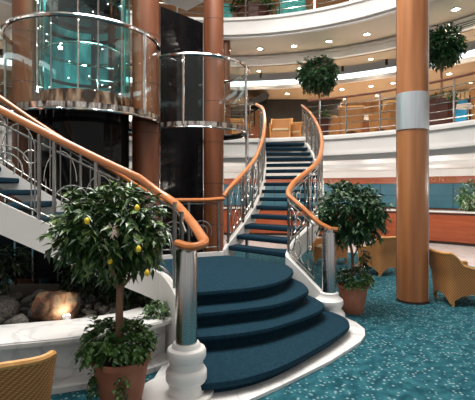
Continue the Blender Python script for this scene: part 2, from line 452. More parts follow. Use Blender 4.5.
# ------------------------------------------------------------------ downlights
def lamp_light(p, power, col=(1, .84, .64), size=2.3, blend=.9, r=.05):
    l = bpy.data.lights.new('lamp', 'SPOT'); l.energy = power; l.color = col; l.spot_size = size; l.spot_blend = blend; l.shadow_soft_size = r
    o = bpy.data.objects.new('lamp', l); COL.objects.link(o); o.location = p
    return o
dl = thing('downlight', '', 'light')
b = MB(); b.lathe([(.0, -.012), (.055, -.012), (.055, .0), (.0, .0)], (0, 0, 0), 16); b.build('lens', 'lamp', dl)
b = MB(); b.ring((0, 0, 0), .056, .085, -.018, 0, 0, 2 * PI, 20); b.build('trim_ring', 'chrome', dl)
first = [True]
def downlight(p, label, group, power, scale=1.0, col=(1, .84, .64)):
    o = dl if first[0] else copy_tree(dl); first[0] = False
    o.location = p; o['label'] = label; o['group'] = group; o.scale = (scale,) * 3
    lamp_light(Vector(p) - Vector((0, 0, .04)), power, col)
def dl_row(spec, R, z, where, group, power, scale):
    for i, px in enumerate(spec):
        p = on_ring(px, R); p.z = z
        downlight(p, 'small downlight, %s from the left %s' % (ORD[i], where), group, power, scale)
dl_row([-8, 20, 228, 260, 294, 329, 367, 456, 500], 6.75, 5.80, 'close under the upper white balcony', 'downlights under the upper balcony', 26, 1.25)
dl_row([222, 259, 300, 371, 449, 478], 7.95, 5.50, 'on the tan ceiling step above the cove strip', 'downlights on the ceiling step', 8, 1.0)
dl_row([287, 318, 342, 371, 393, 449, 490], 9.1, 5.0, 'over the balcony seats', 'downlights over the balcony seats', 45, 1.1)
dl_row([248, 286, 315, 345, 377, 420, 470], 10.6, 5.0, 'along the wood panelled balcony wall', 'downlights along the balcony wall', 45, 1.0)
dl_row([312, 363, 448, 500], 6.9, 8.9, 'on the topmost ceiling', 'downlights on the top ceiling', 25, 1.2)

# ------------------------------------------------------------------ balcony railings
def balcony_rail(label, R, z, a0, a1, posts, topmat, hs, hr):
    t = thing('balcony_railing', label, 'railing', polar(R, (a0 + a1) / 2, z))
    n = max(12, int((a1 - a0) / 2))
    arc = lambda zz: [polar(R, a0 + (a1 - a0) * i / n, zz) for i in range(n + 1)]
    b = MB(); b.tube(arc(z + hr), .03, 8); b.build('top_rail', topmat, t)
    for h in hs:
        b = MB(); b.tube(arc(z + h), .013, 6); b.build('bar', 'chrome', t)
    for d in posts:
        b = MB(); b.tube([polar(R, d, z), polar(R, d, z + hr - .02)], .024, 8); b.build('post', 'chrome', t)
    return t
d1 = deg_of(on_ring(346, 5.98)); d2 = deg_of(on_ring(454, 5.98)); stp = (d1 - d2) / 3
balcony_rail('wood topped steel balcony railing to the right of the stair head', 5.98, 3.07, -20, 67, [d1 + stp * .8] + [d1 - stp * k for k in range(0, 8)], 'rail_dark', (.14, .31, .48, .65, .80), .97)
balcony_rail('steel balcony railing behind the glass lift towers', 5.98, 3.07, 81, 200, [82 + 12 * k for k in range(10)], 'chrome', (.14, .31, .48, .65, .80), .97)
balcony_rail('steel railing of the topmost balcony at the upper edge', 5.90, 6.34, -20, 200, [-16 + 9 * k for k in range(24)], 'rail_dark', (.16, .34, .52, .70), .95)

# ------------------------------------------------------------------ upper staircase to the top deck, behind the stair head
us = thing('upper_staircase', 'dark upper stair flight climbing behind the head of the main stair', 'stairs', (-1.5, 14.3, 3.07))
P0 = Vector((-2.75, 14.3, 3.07)); dr = Vector((.30, 0, .147))
for k in range(1, 13):
    c = P0 + dr * k; b = MB(); b.box((c.x, c.y, c.z - .05), (.34, 1.3, .08)); b.box((c.x - .15, c.y, c.z - .12), (.03, 1.3, .13)); b.build('tread', 'black', us)
for sy in (-.66, .66):
    b = MB()
    b.band([P0 + Vector((0, sy, -.02)), P0 + dr * 12.4 + Vector((0, sy, -.02))], .03, -.2, .05); b.build('stringer', 'dark', us)
b = MB()
b.tube([P0 + Vector((0, -.62, .85)), P0 + dr * 6.5 + Vector((0, -.62, .85))], .02, 8); b.build('handrail', 'iron', us)
for k in range(0, 7, 3):
    c = P0 + dr * k + Vector((0, -.62, 0)); b = MB(); b.tube([c, c + Vector((0, 0, .85))], .015, 6); b.build('post', 'chrome', us)
b = MB(); b.box((2.3, 15.3, 4.5), (3.0, .08, .98)); us2 = b.build('panel', 'dark', us)

# ------------------------------------------------------------------ columns
def column(cx, cy, r, z1, mat, label, seams=(), band=None, z0=0.0, strip=False):
    t = thing('wooden_column', label, 'column', (cx, cy, z0)); t['kind'] = 'thing'
    b = MB(); b.lathe([(r, z0), (r, z1)], (cx, cy, 0), 40); b.build('shaft', mat, t)
    for z in seams:
        b = MB(); b.ring((cx, cy, 0), r - .004, r + .0015, z, z + .012, 0, 2 * PI, 40); b.build('seam', 'seam', t)
    if band:
        b = MB(); b.ring((cx, cy, 0), r - .01, r + .012, band[0], band[1], 0, 2 * PI, 40); b.build('metal_band', 'band', t)
    if strip:
        for a in (rad(-25), rad(-205)):
            p = Vector((cx + (r + .002) * math.cos(a), cy + (r + .002) * math.sin(a), 0))
            b = MB(); b.box((p.x, p.y, (z0 + z1) / 2), (.012, .02, z1 - z0 - .1), a); b.build('joint_strip', 'band' if a > -1 else 'wood_dark', t)
        b = MB(); b.ring((cx, cy, 0), r - .01, r + .012, 0, .035, 0, 2 * PI, 40); b.build('base_ring', 'seam', t)
    return t
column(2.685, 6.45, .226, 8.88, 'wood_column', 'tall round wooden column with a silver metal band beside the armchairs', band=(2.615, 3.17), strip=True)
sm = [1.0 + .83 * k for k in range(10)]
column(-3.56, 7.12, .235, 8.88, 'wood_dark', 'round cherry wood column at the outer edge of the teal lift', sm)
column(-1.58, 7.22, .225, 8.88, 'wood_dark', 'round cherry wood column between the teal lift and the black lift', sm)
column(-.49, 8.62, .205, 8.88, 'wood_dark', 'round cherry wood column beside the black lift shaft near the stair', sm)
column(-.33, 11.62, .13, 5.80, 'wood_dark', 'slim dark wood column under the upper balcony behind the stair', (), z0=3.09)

# ------------------------------------------------------------------ lifts
E1 = Vector((-2.54, 7.0, 0)); E2 = Vector((-.84, 8.55, 0))
lf = thing('glass_lift', 'round teal glass lift shaft on a black drum base', 'lift', E1)
b = MB(); b.lathe([(.715, 0), (.715, 2.86)], E1, 48); b.build('base_drum', 'black', lf)
b = MB(); b.lathe([(.72, 2.86), (.72, 8.88)], E1, 48, caps=False); b.build('glass_cylinder', 'tealglass', lf)
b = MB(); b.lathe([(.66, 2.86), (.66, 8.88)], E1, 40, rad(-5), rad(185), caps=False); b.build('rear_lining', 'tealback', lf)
b = MB(); b.ring(E1, .725, .74, 2.89, 3.22, 0, 2 * PI, 48); b.build('bronze_drum', 'bronze', lf)
b = MB(); b.tube([E1 + Vector((.62 * math.cos(q * PI / 20), .62 * math.sin(q * PI / 20), 3.95)) for q in range(40)], .022, 8, closed=True); b.build('inner_rim', 'chrome', lf)
for dgr in (-20, -55, -78, -112, -150, -175, 5):
    a = rad(dgr); p = E1 + Vector((.722 * math.cos(a), .722 * math.sin(a), 0))
    b = MB(); b.tube([p + Vector((0, 0, 2.86)), p + Vector((0, 0, 8.88))], .014, 6); b.build('mullion', 'chrome' if dgr in (-78, -150) else 'iron', lf)
for zz in (3.55, 4.35, 5.05, 5.75):
    b = MB(); b.ring(E1, .62, .66, zz, zz + .05, rad(15), rad(165), 24); b.build('cross_bar', 'black', lf)
for x, w in ((.02, .07), (.34, .12)):
    b = MB(); b.box((E1.x + x, E1.y + .35, 5.6), (w, .04, 4.6)); b.build('dark_guide', 'black', lf)
for zz in (3.3, 3.52, 3.74):
    b = MB(); b.tube([E1 + Vector((.06, -.1, zz)), E1 + Vector((.44, .1, zz))], .014, 6); b.build('grab_bar', 'chrome', lf)
b = MB(); b.lathe([(.55, 4.5), (.6, 4.55), (.6, 4.68), (.55, 4.73)], E1, 32); b.build('car_floor', 'black', lf)
b = MB(); b.lathe([(.0, 3.86), (.03, 3.87), (.03, 3.90), (0, 3.91)], E1 + Vector((-.18, -.55, 0)), 12); b.build('car_lamp', 'spotlens', lf)

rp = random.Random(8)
for k in range(30):                      # added glowing beads standing in for lamp reflections on the lift glass
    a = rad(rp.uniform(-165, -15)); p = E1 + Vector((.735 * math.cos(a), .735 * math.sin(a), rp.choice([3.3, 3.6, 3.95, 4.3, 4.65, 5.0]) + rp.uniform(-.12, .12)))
    b = MB(); b.lathe([(0, -.007), (.005, -.004), (.007, 0), (.005, .004), (0, .007)], p, 8); b.build('glint_bead', 'glint', lf)
for zz in (3.45, 4.95, 6.6):  # unseen point lights added to brighten the teal lining
    l = bpy.data.lights.new('lift_fill', 'POINT'); l.energy = 15; l.color = (.85, 1, .98); l.shadow_soft_size = .05
    lo = bpy.data.objects.new('lift_fill', l); COL.objects.link(lo); lo.location = E1 + Vector((.1, -.25, zz))

def guard(name_label, c, r, z0, z1, postdeg, long_posts=()):
    t = thing('glass_guard', name_label, 'glass guard', (c.x, c.y, z0))
    b = MB(); b.lathe([(r, z0), (r, z1)], c, 64, caps=False); b.build('glass_panel', 'glass', t)
    circ = lambda z, rr: [c + Vector((rr * math.cos(q * PI / 32), rr * math.sin(q * PI / 32), z)) for q in range(64)]
    b = MB(); b.tube(circ(z1, r), .035, 8, closed=True); b.build('top_rim', 'chrome', t)
    b = MB(); b.ring(c, r - .025, r + .025, z0 - .02, z0 + .06, 0, 2 * PI, 64); b.build('bottom_rim', 'rimsteel', t)
    b = MB(); b.tube(circ(z0 - .04, r + .015), .02, 8, closed=True); b.build('lower_bead', 'chrome', t)
    b = MB(); b.ring(c, .74 if r > 1.1 else .95, r - .035, z0 - .02, z0 + .02, 0, 2 * PI, 48); b.build('walkway', 'black', t)
    for d in postdeg:
        p = c + Vector(((r + .02) * math.cos(rad(d)), (r + .02) * math.sin(rad(d)), 0))
        b = MB(); b.tube([p + Vector((0, 0, z0)), p + Vector((0, 0, z1))], .026, 8); b.build('post', 'chrome', t)
    for d in long_posts:
        p = c + Vector(((r + .0) * math.cos(rad(d)), (r + .0) * math.sin(rad(d)), 0))
        b = MB(); b.tube([p, p + Vector((0, 0, z0))], .035, 8); b.build('support_post', 'chrome', t)
    return t
guard('round glass guard ring hung around the teal lift', E1, 1.20, 2.87, 4.13, (-25, -168, 60, 120), (-165, 110))
guard('round glass guard ring hung around the black lift shaft', E2, 1.05, 2.87, 4.13, (-97, -20, -150, 60, 130), (-140, -12, 120))
sh = thing('lift_shaft', 'tall black glass lift shaft behind the landing', 'lift', (-1.3, 8.7, 0))
b = MB(); b.prism([(-1.5, 8.08), (-.74, 8.92), (-1.15, 9.3), (-1.8, 8.55)], 0, 5.25); b.build('black_casing', 'black', sh)
b = MB(); b.tube([(-1.50, 8.05, .0), (-1.50, 8.05, 5.25)], .02, 6); b.build('corner_trim', 'chrome', sh)
b = MB(); b.tube([(-.725, 8.90, .0), (-.725, 8.90, 5.25)], .014, 6); b.build('corner_trim', 'chrome', sh)
b = MB(); b.prism([(-1.62, 7.95), (-.60, 8.90), (-1.15, 9.5), (-2.0, 8.55)], 5.75, 5.95); b.build('canopy', 'white', sh)

# ------------------------------------------------------------------ main staircase
RISE = .152; Z0 = .64
NL = Path([(-.43, 3.55, .52), (-.55, 3.95, .66), (-.70, 4.33, .73), (-.82, 4.46, .79), (-1.0, 4.45, .88), (-1.4, 4.36, 1.07), (-2.0, 4.2, 1.38), (-2.6, 4.02, 1.71), (-3.3, 3.85, 2.1), (-4.2, 3.72, 2.57), (-5.1, 3.7, 3.07)])
FL = Path([(-1.23, 6.36, .70), (-1.35, 6.25, .77), (-1.75, 6.05, 1.05), (-2.27, 5.86, 1.4), (-2.75, 5.68, 1.73), (-3.17, 5.55, 2.04), (-3.8, 5.45, 2.48), (-4.6, 5.4, 3.07)])
BL = Path([(-.24, 6.86, .68), (-.7, 6.65, .68), (-1.2, 6.42, .68)])
LR = Path([(-.22, 6.83, .70), (-.16, 6.88, .80), (.10, 7.37, 1.10), (.33, 8.05, 1.40), (.47, 8.65, 1.70), (.57, 9.2, 2.0), (.63, 9.75, 2.31), (.66, 10.3, 2.61), (.64, 10.85, 2.92), (.56, 11.35, 3.08)])
RR = Path([(1.10, 5.55, .34), (.92, 5.72, .53), (.76, 5.88, .69), (.72, 6.0, .76), (.84, 6.2, .92), (1.10, 6.52, 1.1), (1.30, 6.88, 1.25), (1.42, 7.2, 1.4), (1.61, 8.0, 1.7), (1.73, 8.75, 2.0), (1.79, 9.5, 2.31), (1.81, 10.2, 2.62), (1.77, 10.9, 2.92), (1.74, 11.32, 3.08)])
st = thing('grand_staircase', 'sweeping white staircase with navy carpeted steps, one landing and two flights', 'staircase', (.2, 5.0, 0))

noses = [
    [(-.30, 3.34), (.0, 3.43), (.24, 3.57), (.46, 3.76), (.85, 4.2), (1.15, 4.58), (1.30, 4.86), (1.30, 5.15), (1.15, 5.42)],
    [(-.47, 3.95), (-.1, 4.03), (.28, 4.2), (.62, 4.48), (.84, 4.70), (1.0, 4.92), (1.06, 5.12), (1.02, 5.35), (.97, 5.50)],
    [(-.56, 4.13), (-.2, 4.24), (.30, 4.45), (.50, 4.60), (.66, 4.78), (.80, 5.0), (.88, 5.18), (.88, 5.45), (.86, 5.62)],
    [(-.62, 4.33), (-.25, 4.45), (.10, 4.58), (.36, 4.76), (.55, 5.0), (.66, 5.25), (.73, 5.5), (.75, 5.68), (.73, 5.84)]]
def nose_pts(pts):
    return [Vector((p.x, p.y, 0)) for p in Path([(x, y, 0) for x, y in pts], 5).p]
backs = [(.70, 5.98), (-.16, 6.82), (-1.22, 6.38), (-.80, 4.50), (-.68, 4.33), (-.55, 3.95), (-.43, 3.5)]
for k, npz in enumerate(noses):
    P = nose_pts(npz); m = len(P); nr = []
    for i in range(m):
        d = P[min(i + 1, m - 1)] - P[max(i - 1, 0)]; d.normalize(); nr.append(Vector((d.y, -d.x, 0)))
    bk = [Vector((x, y, 0)) for x, y in (backs if k == 0 else (backs[:6] if k == 1 else backs[:5] if k == 2 else backs[:4]))]
    if k < 3: bk = bk
    z0 = .03 if k == 0 else .16 * k; z1 = .16 * (k + 1)
    def loop(off, z): return [p + nr[i] * off + Vector((0, 0, z)) for i, p in enumerate(P)] + [q + Vector((0, 0, z)) for q in bk]
    b = MB()
    b.stack([loop(-.085, z0), loop(-.085, z1 - .085), loop(-.012, z1 - .065), loop(.0, z1 - .04), loop(-.006, z1 - .012), loop(-.03, z1)])
    b.build('landing' if k == 3 else 'step', 'stair_carpet', st)
# white curb under the lowest step
b = MB()
cb = [(-.42, 3.06), (-.1, 3.17), (.12, 3.37), (.36, 3.58), (.59, 3.80), (.90, 4.10), (1.17, 4.41), (1.36, 4.64), (1.47, 4.84), (1.53, 5.06), (1.50, 5.30), (1.38, 5.60), (1.1, 5.85), (.6, 5.9), (-.3, 5.0), (-.7, 4.2), (-.76, 3.5), (-.66, 3.18)]
b.prism([(x, y) for x, y in cb], .001, .03); b.build('curb', 'marble', st)
# stringers and side walls
def sub(path, s0, s1, n): return [path.at(s0 + (s1 - s0) * i / n) for i in range(n + 1)]
scorner = NL.s_of_z(.79)
b = MB(); b.band(sub(NL, 0, scorner, 16), .04, lambda i, p: .03, .07); b.build('side_wall', 'white', st)
b = MB(); b.band(sub(NL, scorner, NL.len, 40), .03, -.28, .07); b.build('stringer', 'white', st)
b = MB(); b.band(sub(FL, 0, FL.len, 40), .03, -.28, .06); b.build('stringer', 'white', st)
b = MB(); b.band(sub(BL, 0, BL.len, 8), .02, lambda i, p: 0, .06); b.build('side_wall', 'white', st)
b = MB(); b.band(sub(LR, 0, LR.len, 60), .03, lambda i, p: max(p.z - .26, 0 if i > 3 else 0), .07); b.build('stringer', 'white', st)
rc = RR.s_of_z(.76)
b = MB(); b.band(sub(RR, 0, rc, 16), .03, lambda i, p: .03, .07); b.build('side_wall', 'white', st)
b = MB(); b.band(sub(RR, rc, RR.len, 60), .03, -.27, .07); b.build('stringer', 'white', st)
def flight(A, B, n, thick=.07):
    for k in range(1, n + 1):
        z = Z0 + RISE * k
        a0, b0 = A.at_z(z), B.at_z(z); a1, b1 = A.at_z(z + RISE), B.at_z(z + RISE)
        if k == 15 + 1: break
        ins = lambda p, q: p + (q - p).normalized() * .04
        a0i, b0i, a1i, b1i = [Vector((v.x, v.y, 0)) for v in (ins(a0, b0), ins(b0, a0), ins(a1, b1), ins(b1, a1))]
        fw = ((a1i + b1i) - (a0i + b0i)); fw.normalize()
        a0n, b0n = a0i - fw * .02, b0i - fw * .02
        a1n, b1n = a0i.lerp(a1i, .98), b0i.lerp(b1i, .98)
        def lp(off, zz): return [v + Vector((0, 0, zz)) for v in (a0n + fw * off, b0n + fw * off, b1n - fw * off * .3, a1n - fw * off * .3)]
        b = MB(); b.stack([lp(.02, z - thick), lp(.003, z - thick + .012), lp(0, z - .02), lp(.012, z)])
        b.build('tread', 'tread_carpet', st)
flight(LR, RR, 15); flight(NL, FL, 15)

# ------------------------------------------------------------------ balustrades
def circle_pts(path, sc, hc, rs, rh, a0=0, a1=2 * PI, n=24):
    zc = path.at(sc).z + hc; out = []
    for i in range(n + 1):
        a = a0 + (a1 - a0) * i / n
        q = path.at(sc + rs * math.cos(a)); out.append(Vector((q.x, q.y, zc + rh * math.sin(a))))
    return out
def balustrade(label, path, rail, smin, smax, posts, motif, gap=.115, H=.80):
    t = thing('stair_balustrade', label, 'balustrade', path.at(smin))
    b = MB(); b.tube(rail, .042, 10, flat=.8); b.build('handrail', 'wood_rail', t)
    n = max(10, int((smax - smin) * 12))
    off = lambda h: [path.at(smin + (smax - smin) * i / n) + Vector((0, 0, h)) for i in range(n + 1)]
    b = MB(); b.tube(off(H), .011, 6); b.build('upper_bar', 'iron', t)
    b = MB(); b.tube(off(.10), .011, 6); b.build('lower_bar', 'iron', t)
    for s in posts:
        q = path.at(s); b = MB(); b.tube([q + Vector((0, 0, .0)), q + Vector((0, 0, .885))], .02, 8); b.build('post', 'iron', t)
    ed = sorted([smin] + list(posts) + [smax])
    for a, c in zip(ed, ed[1:]):
        w = c - a
        if w < .22: continue
        if motif == 'fan':
            cen = a + w * .58
            for r in (.10, .17, .24, .31):
                if r > w * .46: continue
                b = MB(); b.tube(circle_pts(path, cen, .36, r, r, rad(-25), rad(205), 22), .008, 5); b.build('scroll', 'scrollsteel', t)
            if w > .5:
                b = MB(); b.tube(circle_pts(path, a + w * .14, .62, .065, .065, 0, 2 * PI, 18), .007, 5); b.build('scroll', 'scrollsteel', t)
                for f in (.07, .13, .95):
                    q = path.at(a + w * f); b = MB(); b.tube([q + Vector((0, 0, .1)), q + Vector((0, 0, H))], .008, 5); b.build('baluster', 'iron', t)
        elif motif == 'bars':
            k = max(2, int(w / gap))
            for i in range(1, k):
                q = path.at(a + w * i / k); b = MB(); b.tube([q + Vector((0, 0, .1)), q + Vector((0, 0, H))], .009, 5); b.build('baluster', 'iron', t)
            cen = a + w * .5
            b = MB(); b.tube(circle_pts(path, cen, .30, w * .40, .42, 0, PI, 20), .008, 5); b.build('scroll', 'scrollsteel', t)
        else:       # lyre shaped loops
            for f, rs, rh, hc in ((.30, .085, .30, .45), (.70, .085, .30, .45), (.5, .06, .12, .28), (.5, .05, .07, .62), (.12, .04, .16, .30), (.88, .04, .16, .60)):
                if rs > w * .3 or w < .45: continue
                b = MB(); b.tube(circle_pts(path, a + w * f, hc, rs, rh, 0, 2 * PI, 20), .008, 5); b.build('scroll', 'scrollsteel', t)
            for f in (.06, .2, .8, .94) if w > .45 else (.17, .33, .5, .67, .83):
                q = path.at(a + w * f); b = MB(); b.tube([q + Vector((0, 0, .1)), q + Vector((0, 0, H))], .008, 5); b.build('baluster', 'iron', t)
    return t
up = lambda path, s0, s1, h, n: [path.at(s0 + (s1 - s0) * i / n) + Vector((0, 0, h)) for i in range(n + 1)]
sb = NL.s_of_z(.79)
rail = [at(178, 243.5, 3.42), at(182, 245, 3.34), at(189, 246.8, 3.27), at(196, 246.5, 3.24), at(202.5, 244.5, 3.27), at(204, 241, 3.36), at(201, 236, 3.46), at(196, 228.5, 3.62), at(190, 220.5, 3.85), at(183, 211.5, 4.10), at(176, 204, 4.30), at(168, 198.2, 4.44), at(160, 193.5, 4.48)]
rail = Path(rail, 5).p + up(NL, NL.s_of_z(.90), NL.len, .93, 50)
balustrade('ornate steel balustrade with wood handrail nearest the rock garden', NL, rail, .05, NL.len,
           [.28, .62, sb + .10, sb + .66, sb + 1.06, sb + 1.20, sb + 1.75, sb + 1.88, sb + 2.45, sb + 2.58, sb + 3.15, sb + 3.28], 'fan')
rail = up(FL, .0, FL.len, .90, 50)
balustrade('ornate balustrade on the lift side of the flight above the rock garden', FL, rail, .02, FL.len, [.05 + .52 * k for k in range(8)], 'bars')
rail = Path([p + Vector((0, 0, .86)) for p in (LR.at(.0), BL.at(.3), BL.at(.7), BL.at(BL.len))], 6).p
balustrade('level scrolled balustrade across the back of the carpeted landing', BL, rail, .05, BL.len, [.08, .58, BL.len - .04], 'fan')
rail = up(LR, 0, LR.len, .90, 60)
rail[-1] = rail[-1] + Vector((-.06, .05, .05))
balustrade('curved balustrade along the lift side of the flight to the balcony', LR, rail, .05, LR.len, [.1 + .55 * k for k in range(9)], 'lyre')
rail = [Vector((1.31, 5.47, 1.185)), Vector((1.22, 5.50, 1.19)), Vector((1.10, 5.58, 1.25))] + [p + Vector((0, 0, .895)) for p in sub(RR, .12, RR.len, 70)]
balustrade('curved balustrade along the open side of the flight to the balcony', RR, rail, .1, RR.len, [rc + .04] + [rc + .1 + .55 * k for k in range(1, 10)], 'lyre')

# ------------------------------------------------------------------ newel posts
def newel(x, y, zs, zt, r, label, prof):
    t = thing('newel_post', label, 'newel post', (x, y, .03))
    b = MB(); b.lathe([(r, zs), (r, zt - .02), (r - .006, zt)], (x, y, 0), 40); b.build('steel_shaft', 'steel', t)
    b = MB(); b.lathe([(r * .78, zt), (r * .78, zt + .035)], (x, y, 0), 24); cp = b.build('cap', 'chrome', t)
    for k in range(6):
        a = k * PI / 3; p = Vector((x + r * .62 * math.cos(a), y + r * .62 * math.sin(a), zt + .03))
        b = MB(); b.tube([p, p + Vector((0, 0, .035))], .008, 5); b.build('finial_pin', 'chrome', cp)
    b = MB(); b.lathe(prof, (x, y, 0), 48); b.build('base', 'white', t)
    return t
newel(-.415, 3.41, .45, 1.215, .088, 'thick steel newel post on a stacked white base at the near stair foot',
      [(.142, .03), (.142, .125), (.136, .145), (.158, .158), (.166, .175), (.166, .235), (.156, .255), (.138, .268), (.136, .325), (.150, .338), (.160, .358), (.160, .400), (.150, .42), (.118, .432), (.112, .45), (.104, .465)])
newel(1.20, 5.50, .35, 1.145, .092, 'steel newel post on a white base at the far stair foot by the ficus',
      [(.20, .03), (.205, .05), (.20, .10), (.17, .135), (.15, .16), (.17, .19), (.185, .22), (.18, .27), (.14, .30), (.12, .33), (.12, .36), (.1, .37)])
b = MB(); b.lathe([(.30, .03), (.305, .04), (.30, .06), (.2, .062)], (-.50, 3.46, 0), 48); b.build('plinth_disc', 'white', st)

# ------------------------------------------------------------------ planter with rock garden
front = Path([(-3.4, 3.05, 0), (-2.6, 3.2, 0), (-1.92, 3.40, 0), (-1.4, 3.56, 0), (-1.0, 3.76, 0), (-.76, 3.96, 0), (-.60, 4.16, 0)], 8)
fp = [Vector((p.x, p.y, 0)) for p in front.p]
def offs(pts, d):
    out = []
    for i, p in enumerate(pts):
        t = pts[min(i + 1, len(pts) - 1)] - pts[max(i - 1, 0)]; t.normalize(); out.append(p + Vector((-t.y, t.x, 0)) * d)
    return out
pl = thing('marble_planter', 'low white marble planter wall with a wide ledge holding rocks', 'planter', (-1.9, 3.7, 0))
def slab(a, b_, z0, z1, name, mat, bev=0.0):
    m = MB(); poly = [(p.x, p.y) for p in a] + [(p.x, p.y) for p in reversed(b_)]
    n = len(a); vs = []; fs = []
    for p, q in zip(a, b_):
        for v, z in ((p, z0), (q, z0), (q, z1), (p, z1)): vs.append(Vector((v.x, v.y, z)))
    for i in range(n - 1):
        for k in range(4): fs.append((i * 4 + k, i * 4 + (k + 1) % 4, (i + 1) * 4 + (k + 1) % 4, (i + 1) * 4 + k))
    fs.append((3, 2, 1, 0)); o = (n - 1) * 4; fs.append((o, o + 1, o + 2, o + 3))
    m.add(vs, fs); return m.build(name, mat, pl, bevel=bev)
slab(fp, offs(fp, .56), .395, .45, 'ledge', 'marble', .012)
slab(offs(fp, .17), offs(fp, .5), .0, .395, 'wall', 'marble')
slab(offs(fp, -.02), offs(fp, .17), .0, .05, 'base_step', 'marble')
b = MB(); bed = [(p.x, p.y) for p in offs(fp, .5)] + [(-.9, 4.6), (-1.3, 6.2), (-2.2, 6.0), (-4.5, 6.0), (-4.5, 3.8)]
b.prism(bed, .05, .36); b.build('soil_bed', 'soil', pl)

def rockmesh(seed, r, sx, sy, sz, lump):
    rnd = random.Random(seed); b = MB()
    n, m = 14, 9; vs = [Vector((0, 0, -1))]
    ax = [(Vector((rnd.uniform(-1, 1), rnd.uniform(-1, 1), rnd.uniform(-1, 1))).normalized(), rnd.uniform(-lump, lump), rnd.uniform(1.5, 3.5)) for _ in range(9)]
    def disp(d):
        f = 1.0
        for a, w, p in ax: f += w * math.cos(p * 2 * math.acos(max(-1, min(1, d.dot(a)))))
        return Vector((d.x * sx, d.y * sy, d.z * sz)) * f * r
    pts = [disp(Vector((0, 0, -1)))]
    for i in range(1, m):
        th = PI * i / m
        for k in range(n):
            a = 2 * PI * k / n
            pts.append(disp(Vector((math.sin(th) * math.cos(a), math.sin(th) * math.sin(a), -math.cos(th)))))
    pts.append(disp(Vector((0, 0, 1)))); fs = []
    for k in range(n): fs.append((0, 1 + (k + 1) % n, 1 + k))
    for i in range(m - 2):
        for k in range(n):
            a = 1 + i * n + k; c = 1 + i * n + (k + 1) % n; fs.append((a, c, c + n, a + n))
    L = len(pts) - 1; o = 1 + (m - 2) * n
    for k in range(n): fs.append((o + k, o + (k + 1) % n, L))
    b.add(pts, fs); return b
rb = rockmesh(5, .20, 1.08, .8, .92, .07)
bo = rb.build('boulder', 'boulder', None, smooth=50, base=(0, 0, 0)); bo.location = (-1.86, 4.33, .49); bo.rotation_euler = (.1, -.1, .3)
tag(bo, 'large rust brown boulder lit by a small spotlight in the rock garden', 'rock')
protos = [rockmesh(20 + k, 1, rr[0], rr[1], rr[2], .05).build('rock', 'rock', None, smooth=50, base=(0, 0, 0)) for k, rr in enumerate(((1.2, 1, .75), (1, 1, .9), (1.4, .9, .6), (1, .8, .8)))]
rnd = random.Random(4); nrock = 0; placed = []
def rock(x, y, r, lab, grp):
    global nrock
    o = protos[nrock] if nrock < 4 else protos[nrock % 4].copy()
    if nrock >= 4: COL.objects.link(o)
    o.location = (x, y, .36 + r * .42); o.scale = (r, r, r); o.rotation_euler = (rnd.uniform(-.3, .3), rnd.uniform(-.3, .3), rnd.uniform(0, 6.28))
    tag(o, lab, 'rock', grp); nrock += 1; placed.append((x, y, r))
rock(at(5, 290, 4.45).x, 4.45, .15, 'pale grey rock at the outer end of the rock garden, the biggest grey one', None)
rock(at(19, 313, 4.12).x, 4.12, .085, 'flat grey rock lying against the planter ledge, near the brown boulder', None)
tries = 0
while nrock < 58 and tries < 4000:
    tries += 1
    px = rnd.uniform(-6, 150); Y = rnd.uniform(4.02, 5.3); x = (px - 237.5) / F * Y; r = rnd.uniform(.04, .085)
    dfr = min((Vector((x, Y, 0)) - p).length for p in offs(fp, .56))
    if dfr < r + .02 or Y < 3.95 + (x + 1.9) * .3: continue
    if abs(x + 1.86) < .26 and abs(Y - 4.33) < .24: continue
    if abs(x + 1.69) < .1 and Y < 4.3: continue
    if any((x - a) ** 2 + (Y - c) ** 2 < (r * 1.05 + q * 1.05) ** 2 for a, c, q in placed): continue
    rock(x, Y, r, 'small rounded grey rock lying in the dark planter bed', 'small rocks in the planter bed')
sl = thing('garden_spotlight', 'small white glowing spotlight at the foot of the brown boulder', 'light', (-1.655, 4.08, .36))
b = MB(); b.lathe([(.032, .0), (.035, .01), (.012, .02), (.012, .05)], (-1.655, 4.08, .36), 14); b.build('stake', 'dark', sl)
b = MB(); b.tube([(-1.655, 4.08, .42), (-1.675, 4.115, .455)], [.032, .042], 14); b.build('housing', 'white', sl)
b = MB(); b.tube([(-1.675, 4.1155, .4555), (-1.677, 4.119, .459)], .039, 14); b.build('lens', 'spotlens', sl)
l = bpy.data.lights.new('garden_lamp', 'SPOT'); l.energy = 1.3; l.color = (1, .9, .72); l.spot_size = 1.9; l.shadow_soft_size = .03
lo = bpy.data.objects.new('garden_lamp', l); COL.objects.link(lo); lo.location = (-1.68, 4.125, .465)
lo.rotation_euler = Vector((-.18, .22, .10)).to_track_quat('-Z', 'Y').to_euler()

# dark glazed screen behind the rocks
gs = thing('glass_screen', 'dark glazed screen with slim posts behind the rock garden', 'screen', (-2.9, 6.15, .36))
b = MB(); b.box((-3.0, 6.17, .95), (2.6, .012, 1.1)); b.build('pane', 'black', gs)
for px in (15, 33, 58): 
    p = at(px, 200, 6.13); b = MB(); b.tube([(p.x, 6.13, .36), (p.x, 6.13, 1.55)], .02, 6); b.build('post', 'chrome', gs)

